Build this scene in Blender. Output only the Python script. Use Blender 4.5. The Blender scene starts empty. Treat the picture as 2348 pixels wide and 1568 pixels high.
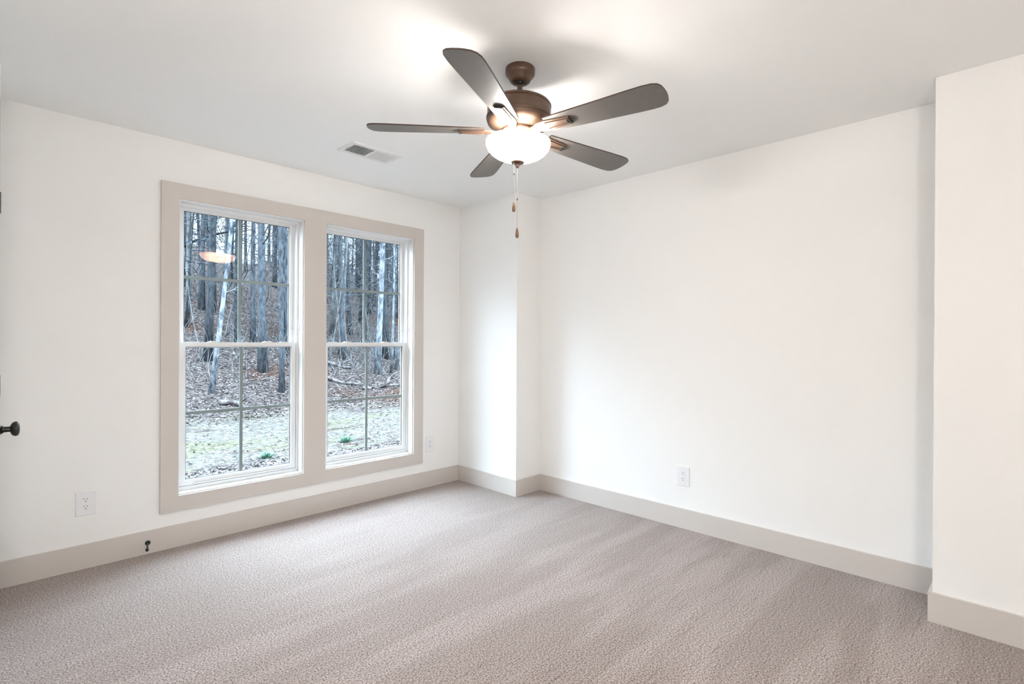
import bpy, bmesh, math, random
from mathutils import Vector, Matrix, noise
PI = math.pi
sc = bpy.context.scene
C = sc.collection
random.seed(7)

# ------------------------------------------------------------------ camera, exposure, world
F, YAW, PITCH, ROLL, EYE = 1202.0, 0.7772, -0.0015, 0.0057, 1.2466
fw = Vector((math.cos(YAW)*math.cos(PITCH), math.sin(YAW)*math.cos(PITCH), math.sin(PITCH)))
r0 = fw.cross(Vector((0, 0, 1))).normalized(); u0 = r0.cross(fw)
rt = r0*math.cos(ROLL) + u0*math.sin(ROLL); up = u0*math.cos(ROLL) - r0*math.sin(ROLL)
cd = bpy.data.cameras.new('camera'); cam = bpy.data.objects.new('camera', cd); C.objects.link(cam)
cd.sensor_width = 36.0; cd.lens = F/2348*36.0; cd.clip_start = 0.02; cd.clip_end = 500
cam.matrix_world = Matrix(((rt.x, up.x, -fw.x, 0), (rt.y, up.y, -fw.y, 0), (rt.z, up.z, -fw.z, EYE), (0, 0, 0, 1)))
sc.camera = cam
sc.view_settings.view_transform = 'Standard'; sc.view_settings.look = 'None'
sc.view_settings.gamma = 1.0; sc.view_settings.use_curve_mapping = False
sc.view_settings.exposure = 0.40

SKY_LOW, SKY_HIGH = 2.0, 22.0       # overcast sky: brighter overhead than at the horizon
w = bpy.data.worlds.new('overcast_sky'); sc.world = w; w.use_nodes = True
nt = w.node_tree; nt.nodes.clear()
o = nt.nodes.new('ShaderNodeOutputWorld'); bg = nt.nodes.new('ShaderNodeBackground')
tc = nt.nodes.new('ShaderNodeTexCoord'); sx = nt.nodes.new('ShaderNodeSeparateXYZ')
mr = nt.nodes.new('ShaderNodeMapRange')
mr.inputs['From Min'].default_value = 0.17; mr.inputs['From Max'].default_value = 0.48
mr.inputs['To Min'].default_value = SKY_LOW; mr.inputs['To Max'].default_value = SKY_HIGH
nt.links.new(tc.outputs['Generated'], sx.inputs[0]); nt.links.new(sx.outputs['Z'], mr.inputs['Value'])
nt.links.new(mr.outputs[0], bg.inputs['Strength']); bg.inputs['Color'].default_value = (0.71, 0.86, 1.0, 1)
nt.links.new(bg.outputs[0], o.inputs[0])
BULB_W = 6.8          # each of the two bulbs in the fan's bowl
BOWL_E = 50.0          # glow of the frosted glass bowl
FILL_GLOBE_E = 88.0          # glow of the added fill globe behind the camera

# added area light standing in for bright sky, aimed down through both windows
SKY_FILL_W = 52.0
ld = bpy.data.lights.new('sky_fill', 'AREA'); ld.shape = 'RECTANGLE'; ld.size = 3.6; ld.size_y = 1.1; ld.energy = SKY_FILL_W; ld.color = (.70, .85, 1.0)
lo = bpy.data.objects.new('sky_fill', ld); C.objects.link(lo); lo.location = (1.75, 5.05, 3.25); lo.rotation_euler = (math.radians(-48), 0, 0)

# ------------------------------------------------------------------ materials
def new_mat(name):
    m = bpy.data.materials.new(name); m.use_nodes = True
    return m, m.node_tree, m.node_tree.nodes['Principled BSDF']
def mat(name, col, rough=0.5, metal=0.0, bump=0.0, bscale=200.0, var=0.0, vscale=3.0, spec=0.5):
    m, t, b = new_mat(name)
    b.inputs['Base Color'].default_value = (*col, 1); b.inputs['Roughness'].default_value = rough
    b.inputs['Metallic'].default_value = metal; b.inputs['Specular IOR Level'].default_value = spec
    co = t.nodes.new('ShaderNodeTexCoord')
    if var:
        n = t.nodes.new('ShaderNodeTexNoise'); n.inputs['Scale'].default_value = vscale; n.inputs['Detail'].default_value = 5
        rp = t.nodes.new('ShaderNodeValToRGB')
        rp.color_ramp.elements[0].position = .3; rp.color_ramp.elements[1].position = .7
        rp.color_ramp.elements[0].color = (*[c*(1-var) for c in col], 1); rp.color_ramp.elements[1].color = (*[min(1, c*(1+var)) for c in col], 1)
        t.links.new(co.outputs['Object'], n.inputs['Vector']); t.links.new(n.outputs['Fac'], rp.inputs[0])
        t.links.new(rp.outputs[0], b.inputs['Base Color'])
    if bump:
        n = t.nodes.new('ShaderNodeTexNoise'); n.inputs['Scale'].default_value = bscale; n.inputs['Detail'].default_value = 3
        bp = t.nodes.new('ShaderNodeBump'); bp.inputs['Strength'].default_value = bump; bp.inputs['Distance'].default_value = 0.002
        t.links.new(co.outputs['Object'], n.inputs['Vector']); t.links.new(n.outputs['Fac'], bp.inputs['Height'])
        t.links.new(bp.outputs[0], b.inputs['Normal'])
    return m
M = {}
OD = .27      # outdoor colours darkened to balance exposure under the bright sky
def D(c): return tuple(v*OD for v in c)
M['wall'] = mat('wall_paint', (.89, .885, .87), .75, bump=.08, bscale=260, spec=.25)
M['ceiling'] = mat('ceiling_paint', (.94, .945, .935), .85, bump=.08, bscale=200, spec=.2)
M['trim'] = mat('greige_trim_paint', (.61, .565, .53), .42, bump=.03, bscale=90, spec=.4)
M['vinyl'] = mat('white_vinyl', (.76, .77, .77), .35, bump=.01)
M['latch'] = mat('grey_latch', (.62, .63, .63), .4, bump=.01)
M['grille'] = mat('grey_green_grille', (.25, .31, .315), .4, bump=.01)
M['seal'] = mat('black_gasket', (.03, .04, .05), .6, bump=.01)
M['plate'] = mat('white_plastic', (.84, .85, .86), .3, bump=.01)
M['slot'] = mat('dark_slot', (.03, .03, .03), .7, bump=.01)
M['bronze'] = mat('oil_rubbed_bronze', (.105, .062, .042), .42, .35, bump=.05, bscale=400, var=.12, vscale=30)
M['black'] = mat('blackened_bronze', (.035, .036, .033), .3, .6, bump=.02, var=.1)
M['blade'] = mat('grey_brown_blade_finish', (.115, .102, .090), .45, bump=.05, bscale=500, var=.06, vscale=60, spec=.6)
M['bladetop'] = mat('dark_blade_edge', (.05, .03, .022), .5, bump=.04)
M['wood'] = mat('walnut_pull', (.13, .07, .04), .35, bump=.04, var=.2, vscale=60)
M['chain'] = mat('brushed_chain', (.20, .16, .13), .5, .2, bump=.02)
M['ventwhite'] = mat('white_enamel_vent', (.82, .83, .82), .4, bump=.01)
M['duct'] = mat('duct_dark', (.16, .17, .165), .7, bump=.01)

def glass_mat(name, tint, refl):
    m, t, b = new_mat(name); t.nodes.remove(b); out = t.nodes['Material Output']
    tr = t.nodes.new('ShaderNodeBsdfTransparent'); tr.inputs[0].default_value = tint
    gl = t.nodes.new('ShaderNodeBsdfGlossy'); gl.inputs['Color'].default_value = refl; gl.inputs['Roughness'].default_value = 0.0
    fr = t.nodes.new('ShaderNodeFresnel'); fr.inputs['IOR'].default_value = 1.22
    mx = t.nodes.new('ShaderNodeMixShader')
    ge = t.nodes.new('ShaderNodeNewGeometry'); mm = t.nodes.new('ShaderNodeMath'); mm.operation = 'MULTIPLY_ADD'   # only the entering face reflects
    mm.inputs[1].default_value = -1.0; mm.inputs[2].default_value = 1.0; t.links.new(ge.outputs['Backfacing'], mm.inputs[0])
    m3 = t.nodes.new('ShaderNodeMath'); m3.operation = 'MULTIPLY'; t.links.new(fr.outputs[0], m3.inputs[0]); t.links.new(mm.outputs[0], m3.inputs[1])
    t.links.new(m3.outputs[0], mx.inputs[0]); t.links.new(tr.outputs[0], mx.inputs[1]); t.links.new(gl.outputs[0], mx.inputs[2])
    t.links.new(mx.outputs[0], out.inputs[0]); return m
M['glass'] = glass_mat('low_e_window_glass', (.97, .985, .99, 1), (1.0, .55, .35, 1))

def bowl_mat():
    m, t, b = new_mat('lit_frosted_bowl_glass')
    b.inputs['Base Color'].default_value = (.9, .88, .84, 1); b.inputs['Roughness'].default_value = .35
    b.inputs['Emission Color'].default_value = (1.0, .965, .93, 1); b.inputs['Emission Strength'].default_value = BOWL_E
    return m
M['bowl'] = bowl_mat()
M['bowlin'] = mat('frosted_bowl_inside', (.86, .84, .80), .5)

def carpet_mat():
    m, t, b = new_mat('beige_cut_pile_carpet'); N = t.nodes.new; L = t.links.new
    b.inputs['Roughness'].default_value = 1.0; b.inputs['Specular IOR Level'].default_value = .05
    b.inputs['Sheen Weight'].default_value = .25; b.inputs['Sheen Roughness'].default_value = .5
    co = N('ShaderNodeTexCoord')
    # fibre speckle
    n1 = N('ShaderNodeTexNoise'); n1.inputs['Scale'].default_value = 150; n1.inputs['Detail'].default_value = 3; n1.inputs['Roughness'].default_value = .7
    L(co.outputs['Object'], n1.inputs['Vector'])
    r1 = N('ShaderNodeValToRGB'); e = r1.color_ramp.elements
    e[0].position = .36; e[0].color = (.085, .060, .048, 1); e[1].position = .64; e[1].color = (.56, .475, .44, 1)
    k = r1.color_ramp.elements.new(.5); k.color = (.33, .27, .245, 1)
    L(n1.outputs['Fac'], r1.inputs[0])
    # brushed nap: vacuum strokes running across the room
    mp = N('ShaderNodeMapping'); mp.inputs['Rotation'].default_value = (0, 0, math.radians(-3)); mp.inputs['Scale'].default_value = (.55, 3.4, 1)
    L(co.outputs['Object'], mp.inputs['Vector'])
    n2 = N('ShaderNodeTexNoise'); n2.inputs['Scale'].default_value = 1.5; n2.inputs['Detail'].default_value = 3; n2.inputs['Distortion'].default_value = .3
    L(mp.outputs[0], n2.inputs['Vector'])
    r2 = N('ShaderNodeValToRGB'); e = r2.color_ramp.elements
    e[0].position = .44; e[0].color = (.90, .88, .87, 1); e[1].position = .58; e[1].color = (1.10, 1.10, 1.11, 1)
    L(n2.outputs['Fac'], r2.inputs[0])
    # fine dark furrows where the pile parts
    mp3 = N('ShaderNodeMapping'); mp3.inputs['Rotation'].default_value = (0, 0, math.radians(-3)); mp3.inputs['Scale'].default_value = (2.4, 44, 1)
    L(co.outputs['Object'], mp3.inputs['Vector'])
    n3 = N('ShaderNodeTexNoise'); n3.inputs['Scale'].default_value = 1.6; n3.inputs['Detail'].default_value = 5; n3.inputs['Roughness'].default_value = .6
    L(mp3.outputs[0], n3.inputs['Vector'])
    r3 = N('ShaderNodeValToRGB'); e = r3.color_ramp.elements
    e[0].position = .30; e[0].color = (.74, .69, .66, 1); e[1].position = .42; e[1].color = (1, 1, 1, 1)
    L(n3.outputs['Fac'], r3.inputs[0])
    m1 = N('ShaderNodeMix'); m1.data_type = 'RGBA'; m1.blend_type = 'MULTIPLY'; m1.inputs[0].default_value = 1
    m2 = N('ShaderNodeMix'); m2.data_type = 'RGBA'; m2.blend_type = 'MULTIPLY'; m2.inputs[0].default_value = 1
    sy = N('ShaderNodeSeparateXYZ'); L(co.outputs['Object'], sy.inputs[0])
    mk = N('ShaderNodeMapRange'); mk.inputs['From Min'].default_value = 2.3; mk.inputs['From Max'].default_value = 1.3; L(sy.outputs['Y'], mk.inputs['Value'])
    L(mk.outputs[0], m2.inputs[0])
    ml = N('ShaderNodeMapRange'); ml.inputs['From Min'].default_value = 3.2; ml.inputs['From Max'].default_value = 1.5; ml.inputs['To Min'].default_value = .25; L(sy.outputs['Y'], ml.inputs['Value'])
    L(ml.outputs[0], m1.inputs[0])
    L(r1.outputs[0], m1.inputs[6]); L(r2.outputs[0], m1.inputs[7]); L(m1.outputs[2], m2.inputs[6]); L(r3.outputs[0], m2.inputs[7])
    L(m2.outputs[2], b.inputs['Base Color'])
    n4 = N('ShaderNodeTexNoise'); n4.inputs['Scale'].default_value = 150; n4.inputs['Detail'].default_value = 4
    L(co.outputs['Object'], n4.inputs['Vector'])
    bp = N('ShaderNodeBump'); bp.inputs['Strength'].default_value = .75; bp.inputs['Distance'].default_value = .008
    L(n4.outputs['Fac'], bp.inputs['Height']); L(bp.outputs[0], b.inputs['Normal'])
    return m
M['carpet'] = carpet_mat()

def bark_mat(name, dark, light, scale, thr=.5):
    m, t, b = new_mat(name); N = t.nodes.new; L = t.links.new
    b.inputs['Roughness'].default_value = .95; b.inputs['Specular IOR Level'].default_value = .1
    co = N('ShaderNodeTexCoord'); mp = N('ShaderNodeMapping'); mp.inputs['Scale'].default_value = (1, 1, .35)
    n = N('ShaderNodeTexNoise'); n.inputs['Scale'].default_value = scale; n.inputs['Detail'].default_value = 6; n.inputs['Roughness'].default_value = .7
    r = N('ShaderNodeValToRGB'); e = r.color_ramp.elements
    e[0].position = thr-.1; e[0].color = (*D(dark), 1); e[1].position = thr+.1; e[1].color = (*D(light), 1)
    L(co.outputs['Object'], mp.inputs[0]); L(mp.outputs[0], n.inputs['Vector']); L(n.outputs['Fac'], r.inputs[0]); L(r.outputs[0], b.inputs['Base Color'])
    bp = N('ShaderNodeBump'); bp.inputs['Strength'].default_value = .6; bp.inputs['Distance'].default_value = .03
    L(n.outputs['Fac'], bp.inputs['Height']); L(bp.outputs[0], b.inputs['Normal'])
    return m
M['bark'] = bark_mat('blue_grey_bark', (.06, .078, .095), (.20, .235, .27), 14)
M['barkd'] = bark_mat('dark_bark', (.035, .046, .056), (.125, .15, .17), 14)
M['barkw'] = bark_mat('mottled_white_bark', (.09, .12, .16), (.55, .60, .64), 12, .5)
M['twig'] = bark_mat('pale_twig', (.13, .145, .155), (.40, .43, .45), 8)
M['log'] = bark_mat('weathered_log', (.12, .10, .10), (.33, .31, .32), 7)

def ground_mat():
    m, t, b = new_mat('leaf_litter_and_straw'); N = t.nodes.new; L = t.links.new
    b.inputs['Roughness'].default_value = 1; b.inputs['Specular IOR Level'].default_value = .05
    co = N('ShaderNodeTexCoord'); geo = co.outputs['Object']
    def noi(s, d=5, r=.6, scl=None):
        n = N('ShaderNodeTexNoise'); n.inputs['Scale'].default_value = s; n.inputs['Detail'].default_value = d; n.inputs['Roughness'].default_value = r
        if scl:
            mp = N('ShaderNodeMapping'); mp.inputs['Scale'].default_value = scl; L(geo, mp.inputs[0]); L(mp.outputs[0], n.inputs['Vector'])
        else: L(geo, n.inputs['Vector'])
        return n.outputs['Fac']
    def ramp(f, pts):
        r = N('ShaderNodeValToRGB'); e = r.color_ramp.elements
        while len(e) < len(pts): e.new(.5)
        for i, (p, c) in enumerate(pts): e[i].position = p; e[i].color = (*(c if max(c) in (0, 1) else D(c)), 1)
        L(f, r.inputs[0]); return r.outputs[0]
    def mix(f, a, c):
        x = N('ShaderNodeMix'); x.data_type = 'RGBA'; L(f, x.inputs[0]); L(a, x.inputs[6]); L(c, x.inputs[7]); return x.outputs[2]
    litter = ramp(noi(7, 8, .85), [(.36, (.022, .021, .023)), (.45, (.085, .070, .068)), (.54, (.17, .14, .135)), (.66, (.33, .30, .30))])
    rust = ramp(noi(9, 8, .85), [(.35, (.03, .016, .01)), (.5, (.13, .06, .035)), (.65, (.24, .14, .09))])
    big = ramp(noi(.35, 3), [(.55, (0, 0, 0)), (.68, (1, 1, 1))])
    brown = mix(big, litter, rust)
    straw = ramp(noi(10, 8, .85), [(.36, (.06, .052, .045)), (.44, (.145, .133, .118)), (.53, (.27, .255, .23)), (.66, (.42, .40, .365))])
    green = ramp(noi(9, 8, .85), [(.36, (.06, .06, .04)), (.5, (.20, .20, .13)), (.62, (.36, .355, .25))])
    gm = ramp(noi(.9, 4, .6, (.6, 1.2, 1)), [(.5, (0, 0, 0)), (.62, (1, 1, 1))])
    straw = mix(gm, straw, green)
    bm_ = ramp(noi(1.3, 4, .7, (.5, 1.3, 1)), [(.56, (0, 0, 0)), (.66, (1, 1, 1))])
    straw = mix(bm_, straw, brown)
    # straw band between y = 8.4 and 12.6, edges wandering
    sp = N('ShaderNodeSeparateXYZ'); L(geo, sp.inputs[0])
    wob = noi(.7, 5, .65)
    ma = N('ShaderNodeMath'); ma.operation = 'MULTIPLY_ADD'; L(wob, ma.inputs[0]); ma.inputs[1].default_value = 1.6; L(sp.outputs['Y'], ma.inputs[2])
    def step(lo, hi):
        k = N('ShaderNodeMapRange'); L(ma.outputs[0], k.inputs['Value']); k.inputs['From Min'].default_value = lo; k.inputs['From Max'].default_value = hi; return k.outputs[0]
    s1 = step(9.15, 9.3); s2 = step(14.0, 13.2)
    mu = N('ShaderNodeMath'); mu.operation = 'MULTIPLY'; L(s1, mu.inputs[0]); L(s2, mu.inputs[1])
    L(mix(mu.outputs[0], brown, straw), b.inputs['Base Color'])
    bp = N('ShaderNodeBump'); bp.inputs['Strength'].default_value = 1; bp.inputs['Distance'].default_value = .06
    L(noi(9, 6, .7), bp.inputs['Height']); L(bp.outputs[0], b.inputs['Normal'])
    return m
M['ground'] = ground_mat()
M['leaf'] = mat('dead_leaf', D((.20, .165, .155)), .9, var=.7, vscale=2.5, bump=.1)
M['leafpale'] = mat('pale_dead_leaf', D((.42, .39, .385)), .9, var=.4, vscale=3, bump=.1)
M['shrub'] = mat('blue_green_blades', D((.09, .28, .17)), .7, var=.35, vscale=12, bump=.05)
M['siding'] = mat('exterior_siding', (.6, .6, .58), .7, bump=.05)

# ------------------------------------------------------------------ mesh helpers
def tag(o, label=None, cat=None, group=None, kind=None):
    if label: o['label'] = label
    if cat: o['category'] = cat
    if group: o['group'] = group
    if kind: o['kind'] = kind
    return o
def empty(name, loc=(0, 0, 0), rot=(0, 0, 0), parent=None):
    o = bpy.data.objects.new(name, None); o.empty_display_size = .05
    o.location = loc; o.rotation_euler = rot; C.objects.link(o)
    if parent: o.parent = parent
    return o
def obj(name, bm, m, parent=None, smooth=False, bevel=0.0, loc=None):
    if bevel:
        bmesh.ops.bevel(bm, geom=[e for e in bm.edges if len(e.link_faces) == 2 and e.calc_face_angle(0) > .6], offset=bevel, segments=2, affect='EDGES', profile=.6)
    bmesh.ops.recalc_face_normals(bm, faces=bm.faces)
    me = bpy.data.meshes.new(name); bm.to_mesh(me); bm.free()
    for mm in (m if isinstance(m, (list, tuple)) else [m]): me.materials.append(mm)
    if smooth:
        for p in me.polygons: p.use_smooth = True
        if smooth != 'all': me.set_sharp_from_angle(angle=math.radians(40))
    o = bpy.data.objects.new(name, me); C.objects.link(o)
    if parent: o.parent = parent
    if loc: o.location = loc
    return o
def B(): return bmesh.new()
def box(bm, x0, x1, y0, y1, z0, z1, mi=0, mtx=None):
    vs = [bm.verts.new(Vector(p)) for p in ((x0, y0, z0), (x1, y0, z0), (x1, y1, z0), (x0, y1, z0), (x0, y0, z1), (x1, y0, z1), (x1, y1, z1), (x0, y1, z1))]
    if mtx:
        for v in vs: v.co = mtx @ v.co
    for f in ((0, 3, 2, 1), (4, 5, 6, 7), (0, 1, 5, 4), (1, 2, 6, 5), (2, 3, 7, 6), (3, 0, 4, 7)):
        bm.faces.new([vs[i] for i in f]).material_index = mi
    return bm
def lathe(bm, prof, seg=48, mtx=None, cap=True):
    rings = []
    for r, z in prof:
        if r < 1e-5:
            v = bm.verts.new((0, 0, z)); rings.append([v])
        else:
            rings.append([bm.verts.new((r*math.cos(2*PI*i/seg), r*math.sin(2*PI*i/seg), z)) for i in range(seg)])
    for a, b_ in zip(rings, rings[1:]):
        for i in range(seg):
            j = (i+1) % seg
            if len(a) == 1 and len(b_) == 1: continue
            if len(a) == 1: bm.faces.new((a[0], b_[i], b_[j]))
            elif len(b_) == 1: bm.faces.new((a[i], a[j], b_[0]))
            else: bm.faces.new((a[i], a[j], b_[j], b_[i]))
    if mtx:
        for ring in rings:
            for v in ring: v.co = mtx @ v.co
    return bm
def tube(bm, pts, rads, seg=7, cap=True):
    rings = []; pts = [Vector(p) for p in pts]
    ref = Vector((1, 0, 0))
    for i, p in enumerate(pts):
        d = (pts[min(i+1, len(pts)-1)] - pts[max(i-1, 0)]).normalized()
        a = d.cross(ref)
        if a.length < .1: a = d.cross(Vector((0, 1, 0)))
        a.normalize(); c = d.cross(a)
        rings.append([bm.verts.new(p + (a*math.cos(2*PI*k/seg) + c*math.sin(2*PI*k/seg))*rads[i]) for k in range(seg)])
    for a, c in zip(rings, rings[1:]):
        for k in range(seg): bm.faces.new((a[k], a[(k+1) % seg], c[(k+1) % seg], c[k]))
    if cap:
        bm.faces.new(rings[0]); bm.faces.new(rings[-1])
    return bm
def prism(bm, poly, z0, z1, mi=0, mtx=None):
    lo = [bm.verts.new(Vector((x, y, z0))) for x, y in poly]; hi = [bm.verts.new(Vector((x, y, z1))) for x, y in poly]
    if mtx:
        for v in lo+hi: v.co = mtx @ v.co
    bm.faces.new(lo[::-1]).material_index = mi; bm.faces.new(hi).material_index = mi
    n = len(poly)
    for i in range(n): bm.faces.new((lo[i], lo[(i+1) % n], hi[(i+1) % n], hi[i])).material_index = mi
    return bm
def struct(name, bm, m, label, cat, **k):
    return tag(obj(name, bm, m, **k), label, cat, kind='structure')

# ------------------------------------------------------------------ room shell
H = 2.44
A = 3.652                 # window wall plane (y)
X1, Y1 = 3.030, 2.928     # boxed-out corner
BX = 3.3215               # right wall plane (x)
CX, CY = 3.009, 0.300     # wall that steps forward at the right
LX = 0.030                # left wall plane with the door (x)
LY = 2.30                 # where that wall ends
RX, RY = -1.15, -1.25     # recess and back wall behind the camera
T = .15
FY = A - .018             # casing face
OP = [(.842, 1.606), (1.768, 2.535)]; OZ0, OZ1 = .306, 2.092

struct('floor', box(B(), RX-T, BX+.5, RY-T, A+.02, -.2, 0), M['carpet'], 'beige cut pile carpet with brushed vacuum strokes covering the floor', 'carpet')
struct('ceiling', box(B(), RX-T, BX+.5, RY-T, A+T, H, H+.15), M['ceiling'], 'plain white painted ceiling above the fan', 'ceiling')
bm = B(); xs = [RX-T, OP[0][0], OP[0][1], OP[1][0], OP[1][1], BX+.5]
box(bm, xs[0], xs[-1], A, A+T, OZ1, H); box(bm, xs[0], xs[-1], A, A+T, -.2, OZ0)
for i in (0, 2, 4): box(bm, xs[i], xs[i+1], A, A+T, OZ0, OZ1)
struct('wall_front', bm, M['wall'], 'white wall with the two windows', 'wall')
struct('wall_corner', box(B(), X1, BX+.5, Y1, A, 0, H), M['wall'], 'white boxed-out corner between window wall and right wall', 'wall')
struct('wall_right', box(B(), BX, BX+.5, CY, Y1, 0, H), M['wall'], 'long white wall with one outlet, right of the boxed corner', 'wall')
struct('wall_right_front', box(B(), CX, BX+.5, RY, CY, 0, H), M['wall'], 'white wall stepping forward at the right edge', 'wall')
DY0, DY1, DZ = 2.515, 3.125, 2.045   # door leaf
bm = B(); box(bm, LX-.12, LX, DY1+.005, A, 0, H); box(bm, LX-.12, LX, LY, DY0-.005, 0, H); box(bm, LX-.12, LX, DY0-.005, DY1+.005, DZ+.01, H)
struct('wall_left', bm, M['wall'], 'white wall at the left edge holding the door', 'wall')
struct('wall_left_return', box(B(), RX, LX-.12, LY, LY+.12, 0, H), M['wall'], 'white return wall outside the left edge', 'wall')
struct('wall_left_back', box(B(), RX-T, RX, RY, LY+.12, 0, H), M['wall'], 'white side wall of the entry outside the view', 'wall')
struct('wall_back', box(B(), RX-T, BX+.5, RY-T, RY, 0, H), M['wall'], 'white back wall of the room outside the view', 'wall')

# baseboards: square-edge boards, eased top
BH, BT = .131, .015
def base(name, x0, x1, y0, y1, label, z1=BH):
    struct(name, box(B(), x0, x1, y0, y1, 0, z1), M['trim'], label, 'baseboard', bevel=.0025)
base('baseboard_front', LX, X1, A-BT, A, 'greige baseboard under the two windows')
base('baseboard_corner', X1-BT, X1, Y1, A-BT, 'greige baseboard on the window-lit face of the boxed corner')
base('baseboard_corner_return', X1-BT, BX-BT, Y1-BT, Y1, 'short greige baseboard on the return of the boxed corner')
base('baseboard_right', BX-BT, BX, CY, Y1-BT, 'long greige baseboard along the right wall')
base('baseboard_right_return', CX-BT, BX-BT, CY, CY+BT, 'greige baseboard end capping the forward wall')
base('baseboard_right_front', CX-BT, CX, RY, CY, 'greige baseboard along the forward wall at the right edge')

# ------------------------------------------------------------------ window casing
cx0, cx1, cz0, cz1 = .750, 2.629, .216, 2.184
def cas(n, x0, x1, z0, z1, label):
    struct('trim_%d' % n, box(B(), x0, x1, FY, A, z0, z1), M['trim'], label, 'window casing', bevel=.0012)
cas(1, cx0, cx1, OZ1, cz1, 'wide greige head casing board above both windows')
cas(2, cx0, cx1, cz0, OZ0, 'greige apron casing board below both windows')
cas(3, cx0, OP[0][0], OZ0, OZ1, 'greige casing board left of the larger-looking window')
cas(4, OP[0][1], OP[1][0], OZ0, OZ1, 'greige casing board between the two windows')
cas(5, OP[1][1], cx1, OZ0, OZ1, 'greige casing board right of the farther window')

# ------------------------------------------------------------------ windows
def ring(bm, x0, x1, z0, z1, y0, y1, l, r, b_, t):
    box(bm, x0, x0+l, y0, y1, z0, z1); box(bm, x1-r, x1, y0, y1, z0, z1)
    box(bm, x0+l, x1-r, y0, y1, z0, z0+b_); box(bm, x0+l, x1-r, y0, y1, z1-t, z1)
def window(n, x0, x1, label):
    root = empty('window_%d' % n, (x0, A, OZ0)); tag(root, label, 'window', kind='structure')
    Wd = x1-x0; Hh = OZ1-OZ0
    def ob(name, bm, m, par=None, **k):
        return obj(name, bm, m, par or root, **k)
    # jamb liner set 8 mm inside the casing edge, then the vinyl frame and its sash tracks
    bm = B(); ring(bm, 0, Wd, 0, Hh, -.004, .15, .008, .008, .008, .008)
    ob('jamb', bm, M['vinyl'], bevel=.001)
    bm = B(); ring(bm, .008, Wd-.008, .008, Hh-.008, .062, .145, .014, .014, .022, .016)
    ring(bm, .022, Wd-.022, .030, Hh-.024, .098, .104, .006, .006, .004, .006)
    ob('window_frame', bm, M['vinyl'], bevel=.001)
    mid = .905            # meeting rail centre above OZ0
    def sash(nm, z0, z1, y0, y1, st, bt, tp):
        bm = B(); ring(bm, .024, Wd-.024, z0, z1, y0, y1, st, st, bt, tp)
        # stepped inner glazing bead
        ring(bm, .024+st, Wd-.024-st, z0+bt, z1-tp, y0+.010, y1-.004, .005, .005, .005, .005)
        s = ob(nm, bm, M['vinyl'], bevel=.001)
        gx0, gx1, gz0, gz1 = .024+st+.005, Wd-.024-st-.005, z0+bt+.005, z1-tp-.005
        yg = (y0+y1)/2
        for k, dy in ((0, -.0075), (1, .0075)):
            g = box(B(), gx0, gx1, yg+dy-.0015, yg+dy+.0015, gz0, gz1)
            for v in g.verts: v.co.y += (v.co.x-(gx0+gx1)/2)*(-.009, -.022)[k]   # the sealed unit's panes bow and sit a hair askew
            gg = ob('pane', g, M['glass'], s)
        bm = B(); ring(bm, gx0-.0005, gx1+.0005, gz0-.0005, gz1+.0005, yg-.0045, yg+.0045, .0025, .0025, .0025, .0025)
        ob('spacer', bm, M['seal'], s)
        bm = B(); mx = (gx0+gx1)/2; mz = (gz0+gz1)/2
        box(bm, mx-.010, mx+.010, yg-.003, yg+.003, gz0, gz1); 
        box(bm, gx0, mx-.010, yg-.003, yg+.003, mz-.010, mz+.010); box(bm, mx+.010, gx1, yg-.003, yg+.003, mz-.010, mz+.010)
        ob('grille', bm, M['grille'], s, bevel=.0012)
        return s
    us = sash('upper_sash', mid-.018, Hh-.024, .106, .136, .026, .026, .012)
    ls = sash('lower_sash', .032, mid+.018, .066, .096, .030, .032, .026)
    # lift lip on the bottom rail and tilt latches on the meeting rail
    box(bm := B(), .10, Wd-.10, .058, .066, .034, .042); ob('lift_rail', bm, M['vinyl'], ls, bevel=.001)
    for fx in (.28, .72):
        cxl = Wd*fx
        bm = B(); pr = [(cxl-.034, 0), (cxl-.024, .004), (cxl-.014, .0075), (cxl+.014, .0075), (cxl+.024, .004), (cxl+.034, 0)]
        vs = []
        mt = Matrix(((1, 0, 0, 0), (0, 0, 1, 0), (0, 1, 0, 0), (0, 0, 0, 1)))
        prism(bm, pr, .068, .094, mtx=Matrix.Translation((0, 0, mid+.018)) @ mt)
        ob('sash_lock', bm, M['vinyl'], ls, bevel=.001)
    for fx, hw in ((.13, .03), (.87, .03)):
        bm = B(); box(bm, Wd*fx-hw, Wd*fx+hw, .070, .084, mid+.018, mid+.0215); ob('tilt_latch', bm, M['vinyl'], ls, bevel=.0008)
    bm = B(); box(bm, Wd-.050, Wd-.022, .1005, .1065, mid+.112, mid+.124); ob('vent_stop', bm, M['latch'], us, bevel=.001)
    bm = B()
    tube(bm, [(Wd-.0085, .045, mid+.10), (Wd-.010, .045, mid+.125), (Wd-.0085, .045, mid+.15)], [.002, .0075, .002], 10)
    ob('balance_shoe', bm, M['latch'], bevel=0, smooth=True)
    # exterior nail trim
    bm = B(); ring(bm, -.05, Wd+.05, -.05, Hh+.05, .1505, .17, .06, .06, .06, .06); ob('exterior_casing', bm, M['siding'], bevel=.002)
    return root
window(1, *OP[0], 'white double hung window nearest the door, leftmost of the pair')
window(2, *OP[1], 'white double hung window nearest the boxed corner')

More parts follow.
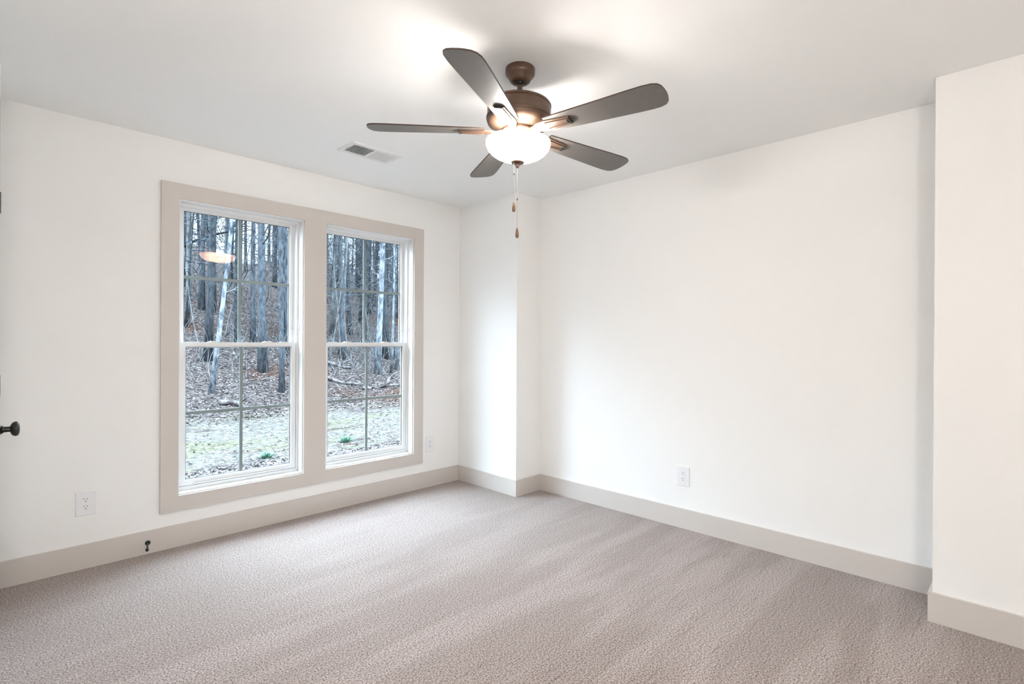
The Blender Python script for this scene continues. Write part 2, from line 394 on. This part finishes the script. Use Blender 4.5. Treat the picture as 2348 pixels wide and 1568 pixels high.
# ------------------------------------------------------------------ outlets
def outlet(loc, rz, label, group='jumbo duplex outlets on the walls'):
    root = empty('wall_outlet', loc, (0, 0, rz)); tag(root, label, 'outlet', group)
    bm = box(B(), -.045, .045, -.005, 0, -.066, .066)
    for v in bm.verts:
        if v.co.y < -.002: v.co.x *= .93; v.co.z *= .955
    obj('plate', bm, M['plate'], root, bevel=.0012)
    for dz in (.0195, -.0195):
        bm = B(); poly = []
        for k in range(24):
            a = 2*PI*k/24; x = .0172*math.cos(a); z = .0172*math.sin(a); poly.append((x, max(-.0142, min(.0142, z))))
        mt = Matrix(((1, 0, 0, 0), (0, 0, -1, 0), (0, 1, 0, dz), (0, 0, 0, 1)))
        prism(bm, poly, .004, .0078, mtx=mt); rc = obj('receptacle', bm, M['plate'], root, bevel=.0006)
        for sx in (-.0064, .0064):
            obj('slot', box(B(), sx-.0011, sx+.0011, -.0080, -.0074, dz+.001, dz+.009), M['slot'], rc)
        obj('ground_hole', lathe(B(), [(0, .0074), (.0026, .0074), (.0026, .0081), (0, .0081)], 14, Matrix.Translation((0, 0, dz-.0075)) @ Matrix.Rotation(PI/2, 4, 'X')), M['slot'], rc)
    obj('screw', lathe(B(), [(0, .004), (.003, .004), (.003, .0062), (0, .0066)], 12, Matrix.Rotation(PI/2, 4, 'X')), M['plate'], root)
    return root
outlet((.409, A, .351), 0, 'white duplex outlet low on the wall between door and left window')
outlet((2.712, A, .361), 0, 'white duplex outlet right of the windows beside the boxed corner')
outlet((BX, 1.646, .347), -PI/2, 'white duplex outlet low on the long right wall')

# ------------------------------------------------------------------ door stop on the baseboard
st = empty('door_stop', (.690, A-BT, .064)); tag(st, 'small black door stop screwed to the baseboard below the left window', 'door stop')
mt = Matrix.Rotation(PI/2, 4, 'X')
obj('base_plate', lathe(B(), [(0, 0), (.0135, 0), (.014, .002), (.012, .006), (.008, .009), (.0052, .012), (0, .012)], 24, mt), M['black'], st, smooth=True)
md = Vector((0, 0, 1)).rotation_difference(Vector((-.17, -.75, -.15)).normalized()).to_matrix().to_4x4()   # knocked a little down and sideways
obj('rod', lathe(B(), [(0, .010), (.0050, .010), (.0045, .03), (.0050, .072), (0, .072)], 20, md), M['black'], st, smooth=True)
obj('rubber_tip', lathe(B(), [(0, .070), (.0075, .070), (.0085, .073), (.0085, .082), (.007, .085), (0, .086)], 20, md), M['black'], st, smooth=True)

# ------------------------------------------------------------------ door in the left wall
dr = empty('door_1', (LX-.036, DY0, .012)); tag(dr, 'greige door with black knob at the left edge', 'door', kind='structure')
bm = box(B(), 0, .036, .003, DY1-DY0-.003, 0, DZ-.012); obj('door_leaf', bm, M['trim'], dr, bevel=.002)
for a, b_ in ((.12, .88), (1.02, 1.90)):
    bm = B(); box(bm, .0355, .0375, .11, DY1-DY0-.11, a, b_); obj('panel', bm, M['trim'], dr, bevel=.0015)
kb = empty('door_knob', (.0455, .165, .911-.012), (0, PI/2, 0), dr)
obj('rosette', lathe(B(), [(0, -.012), (.032, -.012), (.032, .004), (.026, .010), (.016, .017), (.013, .0195), (.0145, .0205), (.0145, .023), (0, .023)], 32), M['black'], kb, smooth=True)
obj('shank', lathe(B(), [(0, .02), (.0105, .021), (.0098, .035), (.0105, .046), (0, .046)], 24), M['black'], kb, smooth=True)
obj('knob', lathe(B(), [(0, .041), (.010, .041), (.017, .0435), (.024, .048), (.0272, .055), (.0268, .061), (.022, .0655), (.012, .068), (0, .0685)], 40), M['black'], kb, smooth='all')
for z in (.25, 1.045, 1.821):
    h = empty('hinge', (.036, DY1-DY0-.02, z-.012), (0, 0, 0), dr)
    bm = B(); box(bm, 0, .024, -.0015, .0015, -.0445, .0445); obj('hinge_leaf', bm, M['black'], h)
    bm = lathe(B(), [(0, -.0445), (.0075, -.0445), (.0075, .0445), (0, .0445)], 16, Matrix.Translation((.0262, 0, 0))); obj('knuckle', bm, M['black'], h, smooth=True)
bm = B(); box(bm, LX, LX+.017, DY1+.012, DY1+.102, 0, DZ+.105); box(bm, LX, LX+.017, DY0-.102, DY0-.012, 0, DZ+.015); box(bm, LX, LX+.017, DY0-.102, DY1+.012, DZ+.015, DZ+.105)
struct('trim_6', bm, M['trim'], 'greige casing around the door at the left edge', 'door casing')

# ------------------------------------------------------------------ ceiling vent
vt = empty('ceiling_vent', (1.742, 2.985, H)); tag(vt, 'white rectangular ceiling register with two banks of louvres', 'air vent')
VX, VY = .176, .100; gx, gy = .146, .066
bm = B(); z = -.006
for a in ((-VX, VX, -VY, -gy), (-VX, VX, gy, VY), (-VX, -gx, -gy, gy), (gx, VX, -gy, gy), (-.006, .006, -gy, gy)): box(bm, a[0], a[1], a[2], a[3], z, -.0002)
obj('frame', bm, M['ventwhite'], vt, bevel=.0012)
obj('backing', box(B(), -gx, gx, -gy, gy, -.0012, -.0004), M['duct'], vt)
for k in range(13):
    for sgn in (-1, 1):
        cx = sgn*(.013+k*.0108)
        mt = Matrix.Translation((cx, 0, -.0060)) @ Matrix.Rotation(sgn*math.radians(-38), 4, 'Y')
        obj('louvre', box(B(), -.0006, .0006, -gy, gy, -.0050, .0046, mtx=mt), M['ventwhite'], vt)
for k in range(1, 6):
    y = -gy + k*(2*gy)/6
    obj('cross_bar', box(B(), -gx, gx, y-.0008, y+.0008, -.0035, -.0018), M['ventwhite'], vt)
obj('damper_lever', box(B(), -gx-.014, -gx-.004, -.004, .004, -.011, -.005), M['latch'], vt, bevel=.001)
for sx in (-1, 1): obj('screw', lathe(B(), [(0, -.0075), (.003, -.0070), (.0036, -.006), (0, -.006)], 12, Matrix.Translation((sx*(VX-.012), 0, 0))), M['latch'], vt)

# ------------------------------------------------------------------ ceiling fan
HX, HY = 1.659, 1.590
fan = empty('ceiling_fan', (HX, HY, H)); tag(fan, 'dark bronze five-blade ceiling fan with a lit glass bowl', 'ceiling fan')
tilt = Vector((0, 0, 1)).rotation_difference(Vector((.025, -.0096, 1)).normalized())   # hangs a touch out of plumb
fan.rotation_euler = tilt.to_euler()
Z = lambda z: z-H+.016
obj('canopy', lathe(B(), [(0, 0), (.062, 0), (.0645, -.003), (.0645, -.026), (.061, -.033), (.053, -.040), (.048, -.050), (.043, -.058), (.036, -.063), (.026, -.065), (.024, -.060), (0, -.060)], 56), M['bronze'], fan, smooth=True)
for k in range(3):
    a = k*2.1+.6; obj('canopy_screw', lathe(B(), [(0, -.0670), (.003, -.066), (.0035, -.062), (0, -.062)], 10, Matrix.Translation((.033*math.cos(a), .033*math.sin(a), 0))), M['black'], fan)
obj('hanger_ball', lathe(B(), [(0, -.055), (.016, -.056), (.021, -.061), (.020, -.068), (.014, -.073), (0, -.074)], 28), M['black'], fan, smooth='all')
obj('downrod', lathe(B(), [(0, -.065), (.0115, -.065), (.0115, -.140), (.0165, -.141), (.018, -.160), (0, -.161)], 24), M['bronze'], fan, smooth=True)
hs = obj('motor_housing', lathe(B(), [(0, Z(2.270)), (.05, Z(2.270)), (.125, Z(2.268)), (.136, Z(2.265)), (.1405, Z(2.259)), (.1405, Z(2.254)), (.1375, Z(2.252)), (.139, Z(2.245)), (.1395, Z(2.208)), (.143, Z(2.205)), (.143, Z(2.199)), (.139, Z(2.196)), (.140, Z(2.190)), (.136, Z(2.180)), (.122, Z(2.168)), (.100, Z(2.159)), (.078, Z(2.153)), (0, Z(2.153))], 80), M['bronze'], fan, smooth=True)
obj('flywheel', lathe(B(), [(0, Z(2.1525)), (.072, Z(2.1525)), (.074, Z(2.149)), (.074, Z(2.141)), (.066, Z(2.138)), (0, Z(2.138))], 56), M['bronze'], fan, smooth=True)
obj('switch_housing', lathe(B(), [(0, Z(2.1378)), (.056, Z(2.1378)), (.058, Z(2.132)), (.060, Z(2.112)), (.066, Z(2.1085)), (.066, Z(2.104)), (0, Z(2.104))], 56), M['bronze'], fan, smooth=True)
# glass bowl: rim open at the top so lamplight spills over the blades and ceiling
outer = [(.1405, 2.101), (.1415, 2.095), (.1395, 2.084), (.133, 2.069), (.121, 2.0545), (.104, 2.042), (.083, 2.0325), (.059, 2.0255), (.034, 2.021), (0, 2.019)]
inner = [(0, 2.0215), (.034, 2.0235), (.058, 2.028), (.081, 2.035), (.102, 2.0445), (.1185, 2.0565), (.1305, 2.0705), (.137, 2.085), (.1388, 2.095), (.138, 2.101)]
obj('glass_bowl', lathe(B(), [(r, Z(z)) for r, z in outer], 80), M['bowl'], fan, smooth=True)
obj('bowl_lining', lathe(B(), [(r, Z(z)) for r, z in inner+[outer[0]]], 80), M['bowlin'], fan, smooth=True)
obj('finial', lathe(B(), [(0, Z(2.0155)), (.027, Z(2.0170)), (.030, Z(2.014)), (.029, Z(2.010)), (.020, Z(2.0065)), (.0105, Z(2.004)), (.0085, Z(1.998)), (.0065, Z(1.990)), (.003, Z(1.987)), (0, Z(1.9865))], 40), M['bronze'], fan, smooth=True)
for k in range(2):
    a = math.radians(20+180*k)
    lampd = bpy.data.lights.new('light_bulb', 'POINT'); lampd.energy = BULB_W; lampd.color = (1.0, .95, .90); lampd.shadow_soft_size = .025
    lo = bpy.data.objects.new('light_bulb', lampd); C.objects.link(lo); lo.parent = fan; lo.location = (.10*math.cos(a), .10*math.sin(a), Z(2.092))
# blades
AZ0 = -81.335
def blade_outline():
    pts = []
    r0_, r1_ = .150, .660
    def half(s):      # slight asymmetry: leading edge straighter
        return []
    top = [(.150, .048), (.20, .0515), (.30, .0575), (.42, .0635), (.52, .0685), (.585, .0705), (.618, .0685), (.640, .0600), (.652, .045), (.658, .022)]
    bot = [(.660, 0), (.659, -.022), (.655, -.044), (.645, -.0595), (.624, -.068), (.585, -.0700), (.52, -.0675), (.42, -.0615), (.30, -.0555), (.20, -.0500), (.150, -.047)]
    return top+bot
for k in range(5):
    az = math.radians(AZ0-72*k)
    root = empty('blade', (0, 0, 0), (0, 0, az), fan)
    bl = Matrix.Translation((0, 0, Z(2.1465))) @ Matrix.Rotation(math.radians(-10.5), 4, 'X') @ Matrix.Rotation(0, 4, 'Y')
    bm = B(); prism(bm, blade_outline(), -.003, .003, mtx=bl)
    for f in bm.faces:
        f.material_index = 0 if len(f.verts) > 4 and (bl.inverted() @ f.calc_center_median()).z < 0 else 1
    d = obj('blade_panel', bm, [M['blade'], M['bladetop']], root)
    # blade iron: flared arm rising from the flywheel, ridged plate below the blade, stepped end
    bm = B()
    arm = [(.060, .016), (.085, .018), (.115, .030), (.150, .036), (.195, .030), (.262, .0245), (.262, -.0245), (.195, -.030), (.150, -.036), (.115, -.030), (.085, -.018), (.060, -.016)]
    prism(bm, arm, -.0085, -.0045, mtx=bl)
    obj('blade_iron', bm, M['bronze'], root, bevel=.0012)
    ir = B()
    for s in (-1, 1):
        prism(ir, [(.150, s*.017), (.255, s*.0115), (.255, s*.0165), (.150, s*.024)][::s], -.0125, -.0084, mtx=bl)
    obj('iron_ridge', ir, M['bronze'], root, bevel=.001)
    ir = B(); box(ir, .254, .263, -.018, .018, -.0135, -.0084, mtx=bl); box(ir, .246, .250, -.012, .012, -.0125, -.0084, mtx=bl)
    obj('iron_end', ir, M['black'], root, bevel=.001)
# pull chains
for nm, dx, zt, zb, lk in (('short', -.0155, 2.010, 1.836, 1.956), ('long', 0.0, 1.988, 1.727, 1.851)):
    px, py = r0.x*dx, r0.y*dx
    px -= fw.x*(.016 if dx else 0); py -= fw.y*(.016 if dx else 0)
    ch = empty('pull_chain', (px, py, Z(zt)), tilt.inverted().to_euler(), fan)
    ch['label'] = 'shorter pull chain' if dx else 'longer pull chain'
    L_ = zt-zb
    bm = tube(B(), [(0, 0, 0), (0, 0, -L_)], [.0006, .0006], 8)
    n = int(L_/.0045)
    for i in range(n): bmesh.ops.create_icosphere(bm, subdivisions=1, radius=.0011, matrix=Matrix.Translation((0, 0, -i*.0045)))
    obj('chain', bm, M['chain'], ch)
    obj('connector', lathe(B(), [(0, .005), (.002, .004), (.0024, 0), (.002, -.004), (0, -.005)], 12, Matrix.Translation((0, 0, lk-zt))), M['black'], ch, smooth=True)
    obj('pendant', lathe(B(), [(0, 0), (.0025, -.001), (.0050, -.010), (.0070, -.022), (.0077, -.032), (.0070, -.040), (.0045, -.0445), (0, -.0455)], 24, Matrix.Translation((0, 0, zb-zt))), M['wood'], ch, smooth=True)

# added fill light behind the camera: an unseen glowing globe on a stem
fl = empty('fill_globe', (-.12, -.70, H)); tag(fl, 'added glowing fill globe behind the camera, outside the view', 'fill light')
obj('canopy', lathe(B(), [(0, 0), (.06, 0), (.062, -.01), (.05, -.025), (0, -.025)], 40), M['bronze'], fl, smooth=True)
obj('stem', lathe(B(), [(0, -.02), (.006, -.02), (.006, -.76), (.03, -.77), (.032, -.80), (0, -.80)], 20), M['bronze'], fl, smooth=True)
fm, ft, fb = new_mat('fill_globe_glow'); fb.inputs['Emission Color'].default_value = (1, .935, .87, 1); fb.inputs['Emission Strength'].default_value = FILL_GLOBE_E
obj('globe', lathe(B(), [(0, -.795)]+[(.13*math.sin(PI*k/20), -.925+.13*math.cos(PI*k/20)) for k in range(1, 20)]+[(0, -1.055)], 40), fm, fl, smooth='all')

# ------------------------------------------------------------------ outside
def sm(a, b, x):
    t = max(0, min(1, (x-a)/(b-a))); return t*t*(3-2*t)
def gz(x, y):
    z = -.62
    top = 33 + 3*math.sin(x*.11+1)
    ridge = 6.4 + 2.2*math.exp(-((x-7)/4.0)**2) + 1.0*math.exp(-((x-15.0)/1.8)**2) - 1.3*sm(17, 26, x) + .4*math.sin(x*.5)
    s = max(0, min(1, (y-12.3)/(top-12.3)))
    z += ridge*(s**1.12)
    if y > top: z -= (y-top)*.10
    z += .10*noise.noise(Vector((x*.35, y*.35, 0)))*sm(4.5, 9, y) + .25*noise.noise(Vector((x*.12, y*.12, 5)))*sm(12, 18, y)
    return z
bm = B(); nx, ny = 150, 150; x0, x1, y0, y1 = -12, 62, A+.155, 62
g = [[None]*(ny+1) for _ in range(nx+1)]
for i in range(nx+1):
    for j in range(ny+1):
        x = x0+(x1-x0)*i/nx; y = y0+(y1-y0)*(j/ny)**1.5; g[i][j] = bm.verts.new((x, y, gz(x, y)))
for i in range(nx):
    for j in range(ny): bm.faces.new((g[i][j], g[i+1][j], g[i+1][j+1], g[i][j+1]))
struct('ground', bm, M['ground'], 'wooded hillside with leaf litter and pale straw seen through the windows', 'ground', smooth='all')

# fallen leaves: a layer nobody could count
rnd = random.Random(3)
def leaves(name, count, m, label, size, region):
    bm = B()
    for _ in range(count):
        while True:
            y = 7.0 + 19*rnd.random()**1.5; x = y*rnd.uniform(.20, .86)
            if region(x, y): break
        z = gz(x, y)+.012; s = rnd.uniform(*size); a = rnd.uniform(0, 2*PI)
        rot = Matrix.Translation((x, y, z)) @ Matrix.Rotation(a, 4, 'Z') @ Matrix.Rotation(rnd.uniform(-.8, .8), 4, 'X') @ Matrix.Rotation(rnd.uniform(-.5, .5), 4, 'Y')
        p = [rot @ Vector(q) for q in ((-s, 0, 0), (-s*.2, -s*.45, .2*s), (s, 0, .1*s), (-s*.2, s*.45, .25*s))]
        vs = [bm.verts.new(q) for q in p]; bm.faces.new((vs[0], vs[1], vs[2])); bm.faces.new((vs[0], vs[2], vs[3]))
    tag(obj(name, bm, m), label, 'leaves', kind='stuff')
leaves('fallen_leaves', 30000, M['leaf'], 'brown fallen leaves lying over the hillside', (.02, .05), lambda x, y: not (8.3 < y < 12.6 and rnd.random() < .93))
leaves('pale_fallen_leaves', 16000, M['leafpale'], 'pale curled leaves scattered among the brown ones', (.018, .042), lambda x, y: not (8.3 < y < 12.6 and rnd.random() < .9))

# bare trees
def tree(x, y, h, r, lean=(0, 0), m='bark', branches=9, bl=1.6, seed=0, label='bare grey tree standing among others on the wooded hillside', group='bare trees on the hillside', bstart=.3, name='bare_tree', parts=False):
    rn = random.Random(seed); zb = gz(x, y)-.1
    root = tag(empty(name, (x, y, zb)), label, 'tree', group) if parts else None
    n = 9; pts = []; ph = rn.uniform(0, 6); wob = .10*rn.random()+.04
    for i in range(n+1):
        t = i/n
        pts.append(Vector((lean[0]*t*h + wob*math.sin(3*t+ph)-wob*math.sin(ph), lean[1]*t*h + wob*math.cos(4*t+ph)-wob*math.cos(ph), t*h)))
    rad = [r*(1.35 if i == 0 else 1)*(1-.62*i/n) for i in range(n+1)]
    bm = tube(B(), pts, rad, 9)
    if parts: obj('trunk', bm, M[m], root, smooth='all')
    for k in range(branches):
        if parts: bm = B()
        t = rn.uniform(bstart, .97); f = t*n; i = min(n-1, int(f)); p = pts[i].lerp(pts[i+1], f-i)
        a = rn.uniform(0, 2*PI); L_ = bl*rn.uniform(.5, 1.2)*(1.15-.6*t); el = rn.uniform(.05, .9)
        d = Vector((math.cos(a)*math.cos(el), math.sin(a)*math.cos(el), math.sin(el)))
        q = [p]; dd = d.copy()
        for s in range(4):
            dd = (dd + Vector((rn.uniform(-.3, .3), rn.uniform(-.3, .3), rn.uniform(-.15, .3)))).normalized(); q.append(q[-1]+dd*L_/4)
        br = r*.26*(1-.5*t); tube(bm, q, [br, br*.75, br*.55, br*.38, .004], 5, cap=False)
        for s in (1, 2, 3, 3, 4):
            e = (dd + Vector((rn.uniform(-1, 1), rn.uniform(-1, 1), rn.uniform(-.4, .8)))).normalized(); l2 = L_*rn.uniform(.2, .45)
            mid = q[s] + e*l2*.5 + Vector((rn.uniform(-.05, .05), rn.uniform(-.05, .05), rn.uniform(-.05, .08)))
            end = mid + (e+Vector((rn.uniform(-.5, .5), rn.uniform(-.5, .5), .2))).normalized()*l2*.5
            tube(bm, [q[s], mid, end], [max(.006, br*.35), .005, .003], 4, cap=False)
        if parts: obj('branch', bm, M[m], root)
    if not parts: root = tag(obj(name, bm, M[m], loc=(x, y, zb), smooth='all'), label, 'tree', group)
    return root

SIDE = (.70, -.71)   # along the window pair, away to the right
def ln(a, b=0.0): return (SIDE[0]*a + .71*b, SIDE[1]*a + .70*b)
NEAR = [
 (4.04, 14.45, 11, 0.058, ln(.105), 'barkw', 6, 1.2, 'mottled white tree leaning right in front of the hillside, left window'),
 (5.70, 15.59, 14, 0.117, ln(-.004), 'bark', 9, 1.8, 'thick blue-grey tree rising straight through the right half of the left window'),
 (5.66, 14.16, 13, 0.066, ln(-.03), 'bark', 8, 1.5, 'slim pale grey tree rooted at the right of the left window, lower pane'),
 (5.97, 14.10, 13, 0.078, ln(.02), 'barkd', 8, 1.5, 'dark grey tree hard against the right sash of the left window'),
 (5.60, 21.17, 15, 0.095, ln(-.01), 'bark', 9, 2.2, 'dark left trunk of the pair rooted in mid slope, left window'),
 (5.90, 21.10, 15, 0.135, ln(.003), 'bark', 9, 2.2, 'thick right trunk of the pair rooted in mid slope, left window'),
 (6.19, 17.8, 13, 0.078, ln(.012), 'bark', 8, 1.5, 'blue-grey tree rooted behind the centre bar of the left window'),
 (5.05, 22.5, 15, 0.203, ln(0), 'bark', 10, 2.4, 'broad grey tree filling the far left edge of the left window'),
 (9.24, 15.33, 13, 0.101, ln(.01), 'barkw', 9, 1.4, 'mottled pale tree right of the centre bar of the farther window'),
 (9.86, 15.47, 12, 0.043, ln(.02), 'barkw', 7, 1.2, 'slender white tree near the right sash of the farther window'),
 (10.3, 15.9, 12, 0.047, ln(.16), 'barkw', 6, 1.2, 'slender white tree leaning right at the right sash of the farther window'),
 (8.91, 17.23, 12, 0.070, ln(.045), 'twig', 8, 1.5, 'pale grey tree leaning right left of the centre bar of the farther window'),
 (10.77, 17.26, 14, 0.125, ln(-.01), 'barkd', 8, 1.6, 'dark blue-grey tree behind the slender white ones of the farther window'),
 (13.9, 27.5, 14, 0.234, ln(0), 'barkd', 10, 2.2, 'thick dark tree against the sky at the left of the farther window'),
]
for i, (x, y, h, r, le, m, nb, bl_, lab) in enumerate(NEAR):
    tree(x, y, h, r, le, m, nb, bl_, seed=100+i, label=lab, group=None, bstart=.22, parts=True)
host = [o for o in C.objects if o.name.startswith('bare_tree') and 'far left edge' in o.get('label', '')][0]
bm = B(); hz = 5.0 - host.location.z
a = [Vector((0, 0, hz-.5)), Vector((.45, -.5, hz-.15)), Vector((1.0, -1.0, hz+.12)), Vector((1.45, -1.4, hz+.25)), Vector((1.75, -1.65, hz+.75)), Vector((1.95, -1.8, hz+1.5))]
tube(bm, a, [.07, .055, .045, .038, .028, .012], 6)
tube(bm, [a[3], a[3]+Vector((.35, -.35, .02)), a[3]+Vector((.8, -.7, .15))], [.028, .02, .01], 5)
tube(bm, [a[4], a[4]+Vector((-.3, .3, .3)), a[4]+Vector((-.6, .5, .75))], [.02, .014, .008], 5)
tube(bm, [a[4]+Vector((0, 0, .05)), a[4]+Vector((.35, -.3, .1)), a[4]+Vector((.7, -.6, -.1))], [.016, .012, .006], 5)
obj('branch', bm, M['barkd'], host, smooth='all')
rn = random.Random(11); k = 0
while k < 150:
    y = rn.uniform(16.5, 46); q = rn.uniform(.22, .86)
    if .345 < q < .372 and y > 17: continue                  # the gap of open sky in the left window
    if q < .42 and rn.random() < .45: continue
    if .48 < q < .55 and rn.random() < .6: continue
    m = rn.choice(['bark', 'bark', 'barkd', 'barkd', 'twig'])
    tree(y*q, y, rn.uniform(9, 15), rn.uniform(.03, .10)*(1 if y < 25 else 1.3), ln(rn.uniform(-.04, .05)), m, 9, rn.uniform(1.0, 1.9), seed=k, bstart=.2)
    k += 1
# saplings and undergrowth
for k in range(46):
    y = rn.uniform(15.5, 30); q = rn.uniform(.24, .84)
    tree(y*q, y, rn.uniform(2.5, 6.5), rn.uniform(.012, .026), ln(rn.uniform(-.25, .25)), 'twig', 6, .9, seed=500+k, label='thin pale leafless sapling growing between the bare trees on the slope', group='leafless saplings on the hillside', name='sapling', bstart=.35)
bm = B()
for k in range(4200):
    y = 15 + 27*rn.random(); q = rn.uniform(.22, .86)
    if q < .40 and rn.random() < .6: continue
    x = y*q; p = Vector((x, y, gz(x, y)-.02)); d = Vector((rn.uniform(-.7, .7), rn.uniform(-.7, .7), 1)).normalized(); L_ = rn.uniform(.5, 2.6)*(.6 if y < 20 else 1)
    pts = [p]
    for s in range(3):
        d = (d+Vector((rn.uniform(-.4, .4), rn.uniform(-.4, .4), rn.uniform(-.25, .1)))).normalized(); pts.append(pts[-1]+d*L_/3)
    tube(bm, pts, [.008, .006, .005, .003], 3, cap=False)
tag(obj('undergrowth', bm, M['twig']), 'tangle of thin leafless brush between the trees', 'undergrowth', kind='stuff')
# fine twig canopy hanging in the tree tops
bm = B()
for k in range(13000):
    y = rn.uniform(17, 42); q = rn.uniform(.22, .86)
    if .33 < q < .385 and rn.random() < .85: continue
    x = y*q; p = Vector((x, y, gz(x, y)+rn.uniform(1.5, 8.5))); d = Vector((rn.uniform(-1, 1), rn.uniform(-1, 1), rn.uniform(-.3, 1))).normalized(); L_ = rn.uniform(.4, 1.5)
    pts = [p]
    for s in range(2):
        d = (d+Vector((rn.uniform(-.6, .6), rn.uniform(-.6, .6), rn.uniform(-.4, .4)))).normalized(); pts.append(pts[-1]+d*L_/2)
    tube(bm, pts, [.014, .010, .006], 3, cap=False)
tag(obj('twigs', bm, M['bark']), 'fine bare twigs of the tree crowns against the sky', 'twigs', kind='stuff')

# fallen logs and limbs on the slope
LOGS = [((7.6, 16.1), (8.5, 15.6), .07, 'grey fallen limb lying across the upper slope, farther window'),
        ((7.0, 15.0), (8.1, 14.2), .06, 'pale fallen limb lying on the lower slope, farther window'),
        ((7.9, 14.0), (9.3, 14.1), .05, 'long dark fallen stick at the foot of the slope, farther window'),
        ((9.0, 14.3), (9.5, 14.9), .06, 'short pale limb propped near the right sash of the farther window'),
        ((6.0, 13.6), (6.6, 13.4), .045, 'straight stick lying at the right edge of the left window, below the trunks'),
        ((4.05, 13.7), (4.5, 13.3), .07, 'weathered root piece lying above the horizontal bar of the left window')]
for i, (a, b_, r, lab) in enumerate(LOGS):
    pts = []; rads = []
    for s in range(6):
        t = s/5; x = a[0]+(b_[0]-a[0])*t; y = a[1]+(b_[1]-a[1])*t
        pts.append((x+.05*math.sin(5*t+i), y, gz(x, y)+r*.9+.03*math.sin(7*t+i))); rads.append(r*(1-.5*t))
    bm = tube(B(), pts, rads, 8)
    m_ = Vector(pts[3]); tube(bm, [m_, m_+Vector((.15, -.1, .16)), m_+Vector((.34, -.12, .22))], [r*.5, r*.35, r*.15], 6)
    tag(obj('fallen_limb', bm, M['log'], smooth='all'), lab, 'fallen limb')
# green tufts
for i, (x, y, s, lab) in enumerate(((3.21, 8.62, .13, 'small blue-green tuft at the bottom of the left window'), (4.82, 9.1, .15, 'small blue-green tuft at the bottom of the farther window'))):
    bm = B(); rr = random.Random(i)
    for k in range(260):
        a = rr.uniform(0, 2*PI); el = rr.uniform(.15, 1.45); rad = rr.uniform(0, s*.5); L_ = s*rr.uniform(.6, 1.25)
        p = Vector((rad*math.cos(a), rad*math.sin(a), 0)); d = Vector((math.cos(a)*math.cos(el), math.sin(a)*math.cos(el), math.sin(el)))
        w_ = Vector((-math.sin(a), math.cos(a), 0))*.004; m1 = p+d*L_*.6; e1 = p+d*L_-Vector((0, 0, .1*L_))
        v = [bm.verts.new(c) for c in (p-w_, p+w_, m1+w_, m1-w_, e1)]
        bm.faces.new(v[:4]); bm.faces.new((v[3], v[2], v[4]))
    tag(obj('grass_tuft', bm, M['shrub'], loc=(x, y, gz(x, y)-.02)), lab, 'grass tuft')
